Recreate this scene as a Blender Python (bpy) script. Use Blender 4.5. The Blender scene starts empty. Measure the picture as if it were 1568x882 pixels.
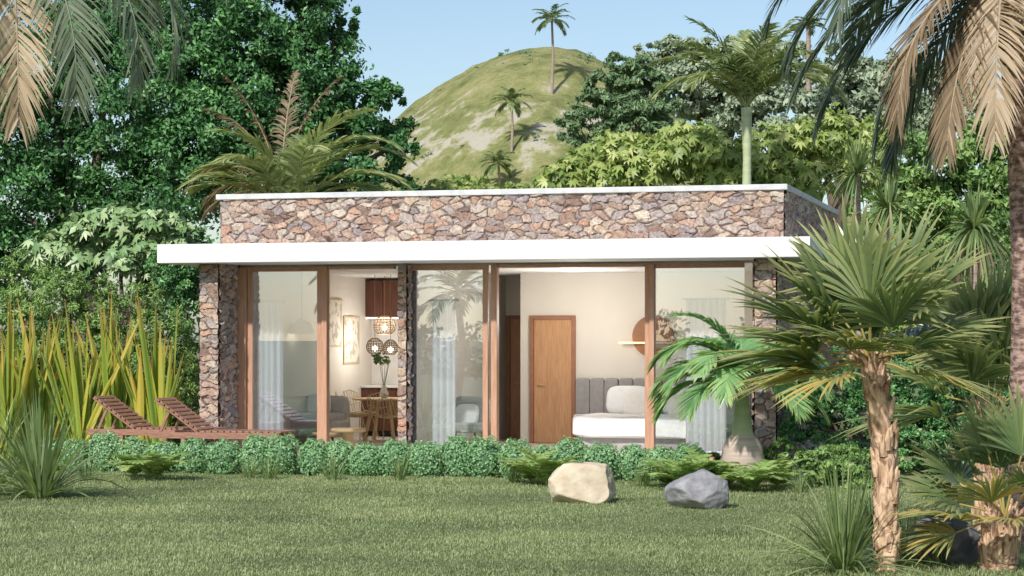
import bpy, math, numpy as np
from mathutils import Vector, Matrix, noise
rng=np.random.default_rng(7)
R=math.radians
scene=bpy.context.scene
scene.view_settings.view_transform='Standard'
scene.view_settings.look='None'
scene.view_settings.exposure=0
F=3300.0; CX=784.0; HY=520.0; CZ=1.9
def X(px,d): return (px-CX)/F*d
def Z(py,d): return CZ-(py-HY)/F*d
# ---------------------------------------------------------------- materials
def newmat(name):
    m=bpy.data.materials.new(name); m.use_nodes=True
    nt=m.node_tree; nt.nodes.clear()
    o=nt.nodes.new('ShaderNodeOutputMaterial')
    return m,nt,o
def ramp(nt,stops,interp='LINEAR'):
    r=nt.nodes.new('ShaderNodeValToRGB'); cr=r.color_ramp; cr.interpolation=interp
    while len(cr.elements)<len(stops): cr.elements.new(0.5)
    for e,(p,c) in zip(cr.elements,stops):
        e.position=p; e.color=(c[0],c[1],c[2],1)
    return r
def leafmat(name,stops,trans=0.35,rough=0.45,chan=0,edge=None,spec=0.4,base=None,tcol=1.3,ep=3.0,tp=4,k=1.0):
    stops=[(p,tuple(min(.9,v*k) for v in c)) for p,c in stops]
    m,nt,o=newmat(name)
    at=nt.nodes.new('ShaderNodeAttribute'); at.attribute_name='c'
    sp=nt.nodes.new('ShaderNodeSeparateColor'); nt.links.new(at.outputs['Color'],sp.inputs[0])
    r=ramp(nt,stops); nt.links.new(sp.outputs[chan],r.inputs[0])
    col=r.outputs[0]
    if edge is not None:
        mx=nt.nodes.new('ShaderNodeMix'); mx.data_type='RGBA'
        p=nt.nodes.new('ShaderNodeMath'); p.operation='POWER'; p.inputs[1].default_value=ep
        nt.links.new(sp.outputs[2],p.inputs[0]); nt.links.new(p.outputs[0],mx.inputs[0])
        nt.links.new(col,mx.inputs[6]); mx.inputs[7].default_value=(*edge,1); col=mx.outputs[2]
    if base is not None: # colour towards the tip
        mx=nt.nodes.new('ShaderNodeMix'); mx.data_type='RGBA'
        p=nt.nodes.new('ShaderNodeMath'); p.operation='POWER'; p.inputs[1].default_value=tp
        nt.links.new(sp.outputs[1],p.inputs[0]); nt.links.new(p.outputs[0],mx.inputs[0])
        nt.links.new(col,mx.inputs[6]); mx.inputs[7].default_value=(*base,1); col=mx.outputs[2]
    b=nt.nodes.new('ShaderNodeBsdfPrincipled'); b.inputs['Roughness'].default_value=rough
    b.inputs['Specular IOR Level'].default_value=spec
    nt.links.new(col,b.inputs['Base Color'])
    if trans==0:
        nt.links.new(b.outputs[0],o.inputs[0]); return m
    t=nt.nodes.new('ShaderNodeBsdfTranslucent')
    g=nt.nodes.new('ShaderNodeMix'); g.data_type='RGBA'; g.blend_type='MULTIPLY'; g.inputs[0].default_value=1
    nt.links.new(col,g.inputs[6]); g.inputs[7].default_value=(tcol*1.1,tcol*1.15,tcol*0.6,1)
    nt.links.new(g.outputs[2],t.inputs[0])
    ms=nt.nodes.new('ShaderNodeMixShader'); ms.inputs[0].default_value=trans
    nt.links.new(b.outputs[0],ms.inputs[1]); nt.links.new(t.outputs[0],ms.inputs[2])
    nt.links.new(ms.outputs[0],o.inputs[0])
    return m
def pmat(name,col,col2=None,rough=0.6,scale=8,stretch=(1,1,1),bump=0.0,spec=0.3,detail=5,dist=0.0,bd=0.01,lo=.3,hi=.7):
    m,nt,o=newmat(name)
    b=nt.nodes.new('ShaderNodeBsdfPrincipled'); b.inputs['Roughness'].default_value=rough
    b.inputs['Specular IOR Level'].default_value=spec
    tc=nt.nodes.new('ShaderNodeTexCoord'); mp=nt.nodes.new('ShaderNodeMapping'); mp.inputs['Scale'].default_value=stretch
    n=nt.nodes.new('ShaderNodeTexNoise'); n.inputs['Scale'].default_value=scale; n.inputs['Detail'].default_value=detail
    n.inputs['Distortion'].default_value=dist
    nt.links.new(tc.outputs['Object'],mp.inputs[0]); nt.links.new(mp.outputs[0],n.inputs['Vector'])
    if col2 is None: col2=tuple(c*0.85 for c in col)
    r=ramp(nt,[(lo,col2),(hi,col)]); nt.links.new(n.outputs[0],r.inputs[0]); nt.links.new(r.outputs[0],b.inputs['Base Color'])
    if bump>0:
        bp=nt.nodes.new('ShaderNodeBump'); bp.inputs['Strength'].default_value=bump; bp.inputs['Distance'].default_value=bd
        nt.links.new(n.outputs[0],bp.inputs['Height']); nt.links.new(bp.outputs[0],b.inputs['Normal'])
    nt.links.new(b.outputs[0],o.inputs[0])
    return m
def stonemat():
    m,nt,o=newmat('rubble_stone')
    N=nt.nodes.new; L=nt.links.new
    b=N('ShaderNodeBsdfPrincipled'); b.inputs['Roughness'].default_value=0.85; b.inputs['Specular IOR Level'].default_value=0.2
    at=N('ShaderNodeAttribute'); at.attribute_name='c'
    s=N('ShaderNodeSeparateColor'); L(at.outputs['Color'],s.inputs[0])
    r=ramp(nt,[(0,(.22,.155,.13)),(.13,(.41,.29,.225)),(.26,(.35,.31,.295)),(.4,(.50,.39,.29)),(.52,(.31,.265,.275)),(.64,(.48,.42,.36)),(.76,(.43,.265,.19)),(.88,(.56,.49,.40)),(1,(.27,.235,.235))])
    L(s.outputs[0],r.inputs[0])
    tc=N('ShaderNodeTexCoord')
    n2=N('ShaderNodeTexNoise'); n2.inputs['Scale'].default_value=24; n2.inputs['Detail'].default_value=8; n2.inputs['Roughness'].default_value=.72
    L(tc.outputs['Object'],n2.inputs['Vector'])
    r2=ramp(nt,[(.30,(.45,.43,.43)),(.70,(1.55,1.52,1.5))]); L(n2.outputs[0],r2.inputs[0])
    mx=N('ShaderNodeMix'); mx.data_type='RGBA'; mx.blend_type='MULTIPLY'; mx.inputs[0].default_value=1
    L(r.outputs[0],mx.inputs[6]); L(r2.outputs[0],mx.inputs[7])
    mo=N('ShaderNodeMix'); mo.data_type='RGBA'; L(s.outputs[1],mo.inputs[0]); mo.inputs[6].default_value=(.07,.05,.043,1); L(mx.outputs[2],mo.inputs[7])
    L(mo.outputs[2],b.inputs['Base Color'])
    bp=N('ShaderNodeBump'); bp.inputs['Strength'].default_value=1; bp.inputs['Distance'].default_value=.025; L(n2.outputs[0],bp.inputs['Height'])
    L(bp.outputs[0],b.inputs['Normal']); L(b.outputs[0],o.inputs[0])
    return m
def glassmat():
    m,nt,o=newmat('window_glass')
    t=nt.nodes.new('ShaderNodeBsdfTransparent'); t.inputs[0].default_value=(.97,.985,.985,1)
    g=nt.nodes.new('ShaderNodeBsdfGlossy'); g.inputs['Roughness'].default_value=0.0; g.inputs[0].default_value=(.66,.79,1,1)
    lw=nt.nodes.new('ShaderNodeFresnel'); lw.inputs[0].default_value=1.5
    a=nt.nodes.new('ShaderNodeMath'); a.operation='MULTIPLY_ADD'; a.inputs[1].default_value=1.0; a.inputs[2].default_value=.17
    nt.links.new(lw.outputs[0],a.inputs[0])
    ms=nt.nodes.new('ShaderNodeMixShader'); nt.links.new(a.outputs[0],ms.inputs[0]); nt.links.new(t.outputs[0],ms.inputs[1]); nt.links.new(g.outputs[0],ms.inputs[2])
    nt.links.new(ms.outputs[0],o.inputs[0]); return m
def emis(name,col,s):
    m,nt,o=newmat(name); e=nt.nodes.new('ShaderNodeEmission'); e.inputs[0].default_value=(*col,1); e.inputs[1].default_value=s
    nt.links.new(e.outputs[0],o.inputs[0]); return m

STONE=stonemat(); GLASS=glassmat()
MORTAR=pmat('mortar',(.09,.065,.058),(.05,.037,.034),rough=.9,scale=14,bump=.4)
WHITE=pmat('white_render',(.73,.725,.715),(.66,.655,.64),rough=.7,scale=2.5,bump=.1,detail=8)
CAP=pmat('cap_stone',(.62,.63,.63),(.45,.46,.46),rough=.8,scale=6,detail=8)
WALL=pmat('beige_plaster',(.76,.71,.64),(.72,.67,.60),rough=.8,scale=2)
CEIL=pmat('ceiling_paint',(.8,.79,.77),(.77,.76,.74),rough=.8,scale=2)
FLOOR=pmat('cream_tile',(.70,.66,.60),(.62,.58,.52),rough=.35,scale=1.5)
FRAME=pmat('wood_frame',(.50,.29,.19),(.37,.205,.13),rough=.5,scale=6,stretch=(6,6,.6),bump=.1)
DOOR=pmat('oak_door',(.62,.35,.19),(.47,.25,.125),rough=.45,scale=5,stretch=(5,5,.5),dist=1.2)
DARKWOOD=pmat('walnut',(.15,.06,.04),(.08,.033,.022),rough=.35,scale=5,stretch=(5,5,.6))
DECK=pmat('lounger_wood',(.38,.20,.14),(.21,.105,.072),rough=.55,scale=8,stretch=(1,6,6),bump=.2)
PALEWOOD=pmat('pale_wood',(.66,.50,.28),(.55,.40,.22),rough=.5,scale=6,stretch=(1,6,6))
FABW=pmat('white_fabric',(.80,.80,.80),(.74,.74,.74),rough=.9,scale=10,bump=.3)
FABG=pmat('grey_fabric',(.36,.34,.34),(.30,.285,.285),rough=.9,scale=12,bump=.2)
FABS=pmat('sofa_fabric',(.5,.47,.44),(.42,.40,.37),rough=.9,scale=12,bump=.2)
METAL=pmat('brass',(.6,.45,.25),(.5,.36,.2),rough=.3)
WICK=pmat('wicker',(.5,.35,.18),(.25,.15,.07),rough=.7,scale=40)
PAPER=pmat('picture_paper',(.7,.64,.55),(.42,.37,.29),rough=.8,scale=7,detail=8,lo=.42,hi=.5)
COUNTER=pmat('counter_stone',(.75,.73,.70),(.62,.60,.57),rough=.3,scale=4)
def curtainmat():
    m,nt,o=newmat('sheer_curtain')
    d=nt.nodes.new('ShaderNodeBsdfDiffuse'); d.inputs[0].default_value=(.95,.93,.90,1)
    t=nt.nodes.new('ShaderNodeBsdfTranslucent'); t.inputs[0].default_value=(.95,.92,.88,1)
    ms=nt.nodes.new('ShaderNodeMixShader'); ms.inputs[0].default_value=.3
    nt.links.new(d.outputs[0],ms.inputs[1]); nt.links.new(t.outputs[0],ms.inputs[2]); nt.links.new(ms.outputs[0],o.inputs[0]); return m
CURT=curtainmat()
BARK=pmat('bark',(.18,.14,.11),(.08,.06,.045),rough=.9,scale=6,stretch=(3,3,.6),bump=.5,bd=.03)
TAN=pmat('fibrous_trunk',(.66,.46,.31),(.22,.12,.07),rough=.85,scale=9,stretch=(2.2,2.2,.8),bump=.9,bd=.03,detail=8,dist=.8,lo=.37,hi=.6)
GREYTR=pmat('palm_trunk',(.40,.32,.27),(.20,.15,.12),rough=.9,scale=3,stretch=(.6,.6,7),bump=.7,bd=.02,detail=4)
REDTR=pmat('old_palm_trunk',(.42,.29,.24),(.13,.08,.065),rough=.9,scale=9,stretch=(1.3,1.3,2.6),bump=.9,bd=.03,detail=5,lo=.4,hi=.6)
GREENTR=pmat('green_crownshaft',(.46,.52,.32),(.36,.41,.24),rough=.5,scale=3,stretch=(.6,.6,4),bump=.2)
# foliage
M_DARK=leafmat('leaf_dark',[(0,(.025,.085,.028)),(.5,(.055,.16,.048)),(.85,(.11,.27,.08)),(1,(.21,.41,.14))],trans=0)
M_MID=leafmat('leaf_mid',[(0,(.08,.16,.045)),(.5,(.16,.28,.075)),(1,(.29,.42,.12))],trans=0)
M_BROAD=leafmat('leaf_broad',[(0,(.10,.20,.07)),(.5,(.21,.33,.13)),(1,(.38,.48,.25))],trans=0)
M_LIGHT=leafmat('leaf_light',[(0,(.14,.21,.05)),(.5,(.28,.37,.10)),(1,(.48,.53,.2))],trans=.25)
M_GREY=leafmat('leaf_greygreen',[(0,(.17,.25,.16)),(.5,(.28,.35,.23)),(1,(.39,.44,.31))],trans=0,spec=.2)
M_CONI=leafmat('leaf_conifer',[(0,(.09,.16,.08)),(.5,(.15,.24,.11)),(1,(.22,.32,.16))],trans=0,spec=.2)
M_HEDGE=leafmat('leaf_hedge',[(0,(.15,.31,.14)),(.5,(.26,.46,.23)),(1,(.44,.61,.36))],trans=.3)
M_PALM=leafmat('palm_green',[(0,(.07,.12,.04)),(.5,(.17,.23,.085)),(1,(.40,.44,.21))],trans=.3,rough=.4)
M_PALMD=leafmat('palm_greyblue',[(0,(.06,.095,.06)),(.5,(.125,.165,.11)),(1,(.25,.29,.2))],trans=.3,rough=.4)
M_BROWN=leafmat('palm_brown',[(0,(.16,.115,.07)),(.5,(.32,.235,.15)),(1,(.54,.43,.31))],trans=.3,rough=.6)
M_FAN=leafmat('fan_green',[(0,(.06,.12,.05)),(.5,(.15,.22,.09)),(.85,(.29,.35,.14)),(1,(.58,.42,.13))],trans=.35,rough=.3,base=(.5,.46,.22))
M_BOT=leafmat('bottle_green',[(0,(.09,.22,.09)),(.5,(.19,.38,.16)),(1,(.38,.56,.26))],trans=.35,rough=.35,base=(.42,.50,.18))
M_TALL=leafmat('tall_blade',[(0,(.07,.17,.03)),(.45,(.17,.32,.05)),(.8,(.36,.46,.07)),(1,(.60,.46,.09))],trans=.35,edge=(.50,.42,.06),ep=3,base=(.46,.20,.07),tp=7)
M_YUC=leafmat('yucca',[(0,(.10,.16,.06)),(.5,(.20,.28,.11)),(1,(.36,.43,.2))],trans=.3)
M_FERN=leafmat('fern',[(0,(.15,.25,.07)),(.5,(.27,.40,.12)),(1,(.42,.50,.19))],trans=.3)
M_GRASS=leafmat('lawn_blade',[(0,(.13,.18,.075)),(.5,(.25,.31,.14)),(1,(.40,.44,.22))],trans=.3,base=(.40,.44,.24))
# ---------------------------------------------------------------- mesh builder
class B:
    def __init__(s): s.V=[];s.C=[];s.L=[];s.S=[];s.M=[];s.SM=[];s.n=0
    def add(s,V,Fc,mat=0,c=None,smooth=False):
        V=np.asarray(V,float).reshape(-1,3); Fc=np.asarray(Fc,int)
        if c is None: c=np.tile([.5,.5,0.],(len(V),1))
        c=np.asarray(c,float)
        if c.ndim==1: c=np.tile(c,(len(V),1))
        s.V.append(V); s.C.append(c); s.L.append((Fc+s.n).ravel()); s.S.append(np.full(len(Fc),Fc.shape[1])); s.M.append(np.full(len(Fc),mat)); s.SM.append(np.full(len(Fc),smooth)); s.n+=len(V)
    def build(s,name,mats,frame=None,parent=None,bevel=0,pname=None):
        V=np.vstack(s.V); C=np.vstack(s.C); L=np.concatenate(s.L); S=np.concatenate(s.S)
        o=np.array([(V[:,0].min()+V[:,0].max())/2,(V[:,1].min()+V[:,1].max())/2,V[:,2].min()])
        me=bpy.data.meshes.new(name)
        me.vertices.add(len(V)); me.vertices.foreach_set('co',(V-o).astype(np.float32).ravel())
        me.loops.add(len(L)); me.loops.foreach_set('vertex_index',L.astype(np.int32))
        me.polygons.add(len(S)); st=np.concatenate([[0],np.cumsum(S)[:-1]])
        me.polygons.foreach_set('loop_start',st.astype(np.int32))
        me.polygons.foreach_set('material_index',np.concatenate(s.M).astype(np.int32))
        me.polygons.foreach_set('use_smooth',np.concatenate(s.SM).astype(bool))
        me.update(calc_edges=True)
        a=me.attributes.new('c','FLOAT_COLOR','POINT')
        a.data.foreach_set('color',np.hstack([C,np.ones((len(C),1))]).astype(np.float32).ravel())
        for m in mats: me.materials.append(m)
        ob=bpy.data.objects.new(name,me); scene.collection.objects.link(ob)
        Mx=Matrix.Translation(Vector(o))
        if frame is not None and parent is None: Mx=frame@Mx
        ob.matrix_world=Mx
        if parent is not None: ob.parent=parent
        if bevel>0:
            bm=ob.modifiers.new('bevel','BEVEL'); bm.width=bevel; bm.segments=2; bm.limit_method='ANGLE'
        return ob
BOXF=np.array([[0,3,2,1],[4,5,6,7],[0,1,5,4],[1,2,6,5],[2,3,7,6],[3,0,4,7]])
def box(b,x0,x1,y0,y1,z0,z1,mat=0):
    b.add([[x0,y0,z0],[x1,y0,z0],[x1,y1,z0],[x0,y1,z0],[x0,y0,z1],[x1,y0,z1],[x1,y1,z1],[x0,y1,z1]],BOXF,mat)
def beam(b,p,q,w,h,mat=0,up=(0,0,1)):
    p=np.array(p,float);q=np.array(q,float);d=q-p;d/=np.linalg.norm(d)
    s=np.cross(d,up); s/=np.linalg.norm(s)+1e-9; u=np.cross(s,d)
    V=[]
    for e in (p,q):
        for a,c in ((-1,-1),(1,-1),(1,1),(-1,1)): V.append(e+s*a*w/2+u*c*h/2)
    b.add(V,[[0,1,2,3],[7,6,5,4],[0,4,5,1],[1,5,6,2],[2,6,7,3],[3,7,4,0]],mat)
def tube(b,P,r,n=10,mat=0,c=None,cap=True):
    P=np.array(P,float); r=np.broadcast_to(np.array(r,float),(len(P),))
    T=np.gradient(P,axis=0); T/=np.linalg.norm(T,axis=1)[:,None]+1e-9
    ref=np.array([0,0,1.]) if abs(T[0,2])<.8 else np.array([1.,0,0])
    V=[]
    for i in range(len(P)):
        a=np.cross(T[i],ref);a/=np.linalg.norm(a)+1e-9;q=np.cross(T[i],a)
        th=np.arange(n)/n*2*np.pi
        V.append(P[i]+r[i]*(np.cos(th)[:,None]*a+np.sin(th)[:,None]*q))
    V=np.vstack(V);Fc=[]
    for i in range(len(P)-1):
        for j in range(n): Fc.append([i*n+j,i*n+(j+1)%n,(i+1)*n+(j+1)%n,(i+1)*n+j])
    b.add(V,Fc,mat,c,True)
    if cap:
        k=len(P)-1
        b.add(V[k*n:],[list(range(n))],mat,c); b.add(V[:n],[list(range(n))[::-1]],mat,c)
def superell(b,c,d,e=0.45,mat=0,n=20,rot=None,squash=None):
    u=np.linspace(-np.pi/2,np.pi/2,n);v=np.linspace(-np.pi,np.pi,2*n,endpoint=False)
    U,Vv=np.meshgrid(u,v,indexing='ij')
    f=lambda w,m:np.sign(w)*np.abs(w)**m
    P=np.stack([f(np.cos(U),e)*f(np.cos(Vv),e),f(np.cos(U),e)*f(np.sin(Vv),e),f(np.sin(U),e)],-1).reshape(-1,3)*np.array(d)/2
    if squash is not None: P=squash(P)
    if rot is not None: P=P@np.array(rot.to_3x3()).T
    P=P+np.array(c);m=2*n
    Fc=[[i*m+j,i*m+(j+1)%m,(i+1)*m+(j+1)%m,(i+1)*m+j] for i in range(n-1) for j in range(m)]
    b.add(P,Fc,mat,None,True)
def lathe(b,c,prof,n=20,mat=0):
    prof=np.array(prof,float);th=np.arange(n)/n*2*np.pi
    V=np.array([[c[0]+r*math.cos(t),c[1]+r*math.sin(t),c[2]+z] for r,z in prof for t in th])
    Fc=[[i*n+j,i*n+(j+1)%n,(i+1)*n+(j+1)%n,(i+1)*n+j] for i in range(len(prof)-1) for j in range(n)]
    b.add(V,Fc,mat,None,True)
def nrm(a): return a/(np.linalg.norm(a,axis=-1,keepdims=True)+1e-9)
def strips(b,base,D,S,L,W,g,K=3,rnd=None,mat=0,cross=2,prof=None,fold=0.0):
    n=len(base); L=np.broadcast_to(L,(n,));W=np.broadcast_to(W,(n,));g=np.broadcast_to(g,(n,))
    if rnd is None: rnd=rng.random(n)
    t=np.linspace(0,1,K+1)
    if prof is None: prof=np.clip(np.minimum(.45+t*2.2,1.0)*(1-t**2.2),.02,1)
    P=base[:,None,:]+D[:,None,:]*(L[:,None]*t)[...,None]
    P[...,2]-=(g*L)[:,None]*t**2
    hw=(W[:,None]*prof/2)[...,None]
    Sx=S[:,None,:]*hw
    if cross==2: V=np.stack([P-Sx,P+Sx],2)
    else:
        Nn=nrm(np.cross(D,S))[:,None,:]*hw*fold
        V=np.stack([P-Sx,P-Nn,P+Sx],2)
    m=V.shape[2]; V=V.reshape(-1,3)
    c=np.zeros((n,K+1,m,3)); c[...,0]=rnd[:,None,None]; c[...,1]=t[None,:,None]
    if m==3: c[:,:,0,2]=1;c[:,:,2,2]=1
    idx=np.arange(n*(K+1)*m).reshape(n,K+1,m)
    Fs=[np.stack([idx[:,:-1,j],idx[:,:-1,j+1],idx[:,1:,j+1],idx[:,1:,j]],-1).reshape(-1,4) for j in range(m-1)]
    b.add(V,np.vstack(Fs),mat,c.reshape(-1,3),m==3 and fold==0)
def leafcloud(b,ells,n,size,mat=0,clumpr=.28,nclump=40,aspect=.5,inner=.25,up=.5,seed=1,lo=.0,soft=.5,outw=.7,nz=.8):
    r=np.random.default_rng(seed)
    E=np.array(ells,float); vol=(E[:,3]*E[:,4]+E[:,3]*E[:,5]); w=vol/vol.sum()
    for e,ww in zip(E,w):
        m=max(6,int(nclump*len(E)*ww)); N=int(n*ww)
        dirs=nrm(r.normal(size=(m,3)))
        rad=np.where(r.random(m)<inner,r.uniform(.35,.75,m),r.uniform(.78,1.1,m))
        cc=dirs*rad[:,None]
        ci=r.integers(0,m,N)
        cr=clumpr*r.uniform(.6,1.3,m)
        q=nrm(r.normal(size=(N,3)))*(r.random(N)**.45)[:,None]*(1-soft)+r.normal(size=(N,3))*soft*.62
        p=cc[ci]+q*cr[ci][:,None]*np.array([1,1,.8])
        pos=p*e[3:6]+e[:3]
        out=nrm(p)
        nm=nrm(r.normal(size=(N,3))*nz+out*outw+np.array([0,0,up]))
        t=nrm(np.cross(nm,r.normal(size=(N,3)))); t=nrm(t+np.array([0,0,-.35])); s=nrm(np.cross(nm,t))
        ln=size*r.uniform(.6,1.3,N)[:,None]
        V=np.stack([pos-t*ln*.5,pos+s*ln*aspect*.5-t*ln*.05,pos+t*ln*.5-nm*ln*.12,pos-s*ln*aspect*.5-t*ln*.05],1).reshape(-1,3)
        rn=np.clip(r.random(m)[ci]*.45+r.random(N)*.55+lo,0,1)
        c=np.zeros((N*4,3));c[:,0]=np.repeat(rn,4)
        b.add(V,np.arange(N*4).reshape(N,4),mat,c)
def shell(b,e,n,size,mat=0,seed=1,aspect=.7,bumps=.09):
    # clipped shrub: dense small leaves over a slightly lumpy rounded surface
    r=np.random.default_rng(seed);d=nrm(r.normal(size=(n,3)));f=lambda w,m:np.sign(w)*np.abs(w)**m
    d2=np.stack([f(d[:,0],.9),f(d[:,1],.9),f(d[:,2],.85)],1);d2=d2/np.maximum(1,np.linalg.norm(d2,axis=1)[:,None]*.93)
    ph=r.uniform(0,6,3);k=1+bumps*(np.sin(d[:,0]*9+ph[0])*np.sin(d[:,2]*8+ph[1])+np.sin(d[:,1]*9+ph[2])*.7)+r.normal(0,.045,n)
    pos=d2*k[:,None]*np.array(e[3:6])+np.array(e[:3])
    nm=nrm(d*1.0+r.normal(size=(n,3))*.5+np.array([0,0,.15]));t=nrm(np.cross(nm,r.normal(size=(n,3))));s=np.cross(nm,t)
    ln=size*r.uniform(.6,1.3,n)[:,None]
    V=np.stack([pos-t*ln*.5,pos+s*ln*aspect*.5,pos+t*ln*.5,pos-s*ln*aspect*.5],1).reshape(-1,3)
    c=np.zeros((n*4,3));c[:,0]=np.repeat(np.clip(r.random(n)*.8+r.uniform(0,.25),0,1),4)
    b.add(V,np.arange(n*4).reshape(n,4),mat,c)
def starleaves(b,ells,n,size,mat=0,seed=1,nf=7,lo=0):
    r=np.random.default_rng(seed);E=np.array(ells,float);w=E[:,3]*E[:,5];w=w/w.sum()
    for e,ww in zip(E,w):
        N=int(n*ww);d=nrm(r.normal(size=(N,3))+np.array([0,-.2,.25]));rad=r.uniform(.55,1.08,N)
        pos=d*rad[:,None]*e[3:6]+e[:3]
        nm=nrm(d*.5+np.array([0,-.35,.6])+r.normal(size=(N,3))*.35)
        t=nrm(np.cross(nm,r.normal(size=(N,3))));s=np.cross(nm,t);sz=size*r.uniform(.6,1.25,N);rn=np.clip(r.random(N)+lo,0,1)
        for k in range(nf):
            a=-2.1+4.2*k/(nf-1);D=t*math.cos(a)+s*math.sin(a);S=-t*math.sin(a)+s*math.cos(a)
            strips(b,pos,nrm(D-nm*.15),S,sz*(1-.25*abs(a)/2.1),sz*.30,.25,2,rn,mat,prof=np.array([.25,1,.05]))
def ell(px,py,rx,ry,d,rd=None,dd=0):
    D=d+dd; s=D/F
    return (X(px,D),D,Z(py,D),rx*s,(rd if rd else rx*s),ry*s)
def tree(name,ells,d,n,size,leaf,seed,trunkpx,tr=.2,gz=0,star=0,**kw):
    b=B(); E=[ell(*e[:4],d,dd=(e[4] if len(e)>4 else 0)) for e in ells]
    if n: leafcloud(b,E,n,size,0,seed=seed,**kw)
    if star: starleaves(b,E,star,size*1.0,0,seed+1)
    tx=X(trunkpx,d); zt=np.mean([e[2] for e in E]); 
    tube(b,[(tx,d,gz-.2),(tx+.1,d,gz+(zt-gz)*.35),(tx-.05,d+.1,gz+(zt-gz)*.7)],[tr*1.3,tr,tr*.75],10,1)
    for e in E:
        p0=np.array([tx,d,gz+(zt-gz)*.55]);p1=np.array(e[:3]);md=(p0+p1)/2+np.array([0,0,.12*abs(p1[0]-p0[0])])
        tube(b,[p0,md,p1],[tr*.6,tr*.35,tr*.12],6,1)
    return b.build(name,[leaf,BARK])
# palms
def frond(b,base,az,el,L,droop,ll,n=46,w=.035,lg=.25,mat=0,vee=.25,rw=.018,rmat=None,tone=.5,twist=.0,a0=25,a1=65):
    N=24; t=np.linspace(0,1,N)
    e=el-droop*t**1.3; h=np.array([math.cos(az),math.sin(az),0.]); 
    T=np.cos(e)[:,None]*h+np.sin(e)[:,None]*np.array([0,0,1.])
    P=np.vstack([[0,0,0],np.cumsum((T[1:]+T[:-1])/2*(L/(N-1)),0)])+np.array(base)
    side=np.array([-h[1],h[0],0.]); 
    tube(b,P,np.linspace(rw,rw*.2,N),5,mat if rmat is None else rmat,(.9,.3,0),cap=False)
    ti=np.linspace(.14,.99,n)
    for sg in (-1,1):
        tj=np.clip(ti+rng.normal(0,.004,n),0,1)
        q=tj*(N-1);i0=np.clip(q.astype(int),0,N-2);f=(q-i0)[:,None]
        bp=P[i0]*(1-f)+P[i0+1]*f; Tt=nrm(T[i0]*(1-f)+T[i0+1]*f)
        Nn=nrm(np.cross(Tt,np.tile(side,(n,1))))
        Nn=np.where(Nn[:,2:3]<0,-Nn,Nn) if abs(el)<1.3 and droop<1.2 else Nn
        sd=side*sg
        if twist: sd=nrm(side*sg*math.cos(twist)+Nn*sg*math.sin(twist))
        a=np.radians(a0+(a1-a0)*tj)+rng.normal(0,.06,n)
        D=nrm(sd*np.cos(a)[:,None]+Tt*np.sin(a)[:,None]+Nn*vee+rng.normal(0,.04,(n,3)))
        S=nrm(np.cross(D,Nn)+rng.normal(0,.35,(n,3)))
        ln=ll*np.clip(np.sin(np.pi*(.12+.80*tj))**.7,.1,1)*rng.uniform(.88,1.08,n)
        strips(b,bp,D,S,ln,w,lg*rng.uniform(.7,1.4,n),3,np.clip(tone+rng.normal(0,.18,n),0,1),mat)
def fanleaf(b,base,d,Lp,Rr,n=24,spread=115,mat=0,droop=.25,tone=.5,tipsplit=.5):
    d=nrm(np.array(d,float)); base=np.array(base,float)
    up=np.array([0,0,1.]); s=nrm(np.cross(d,up)+rng.normal(0,.15,3)); s=nrm(s-d*np.dot(s,d)); nn=np.cross(s,d)
    end=base+d*Lp-up*.08*Lp
    tube(b,[base,(base+end)/2+up*.02,end],[.014,.011,.009],5,mat,(.95,.2,0),cap=False)
    a=np.radians(np.linspace(-spread,spread,n))
    D=np.cos(a)[:,None]*d+np.sin(a)[:,None]*s+nn*(.18+.15*np.abs(np.sin(a)))[:,None]*0.9
    D=nrm(D+rng.normal(0,.016,(n,3)))
    S=nrm(-np.sin(a)[:,None]*d+np.cos(a)[:,None]*s)
    L=Rr*(1-.30*(np.abs(a)/np.radians(spread))**2)*rng.uniform(.88,1.06,n)
    dw=2*math.radians(spread)/(n-1)
    prof=np.array([.03,.19,.36,.48,.46,.27,.02])
    dr=droop*.7+droop*.8*rng.random(n)
    strips(b,np.tile(end,(n,1)),D,S,L,dw*Rr,dr,6,np.clip(tone+rng.normal(0,.14,n),0,1),mat,cross=3,prof=prof,fold=.6)
def yucca(b,base,n,L,W,mat=0,lo=.1,hi=1.35,g=.45,K=5,cross=2,spreadb=.08):
    az=rng.uniform(0,2*np.pi,n); le=rng.uniform(lo,hi,n)
    D=np.stack([np.cos(az)*np.sin(le),np.sin(az)*np.sin(le),np.cos(le)],1)
    S=nrm(np.stack([-np.sin(az),np.cos(az),rng.normal(0,.25,n)],1))
    bs=np.array(base)+np.stack([np.cos(az),np.sin(az),np.zeros(n)],1)*spreadb*rng.random((n,1))
    strips(b,bs,D,S,L*rng.uniform(.65,1.1,n),W*rng.uniform(.8,1.2,n),g*rng.uniform(.4,1.5,n)*(.3+le),K,rng.random(n),mat,cross=cross,fold=.3)
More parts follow.
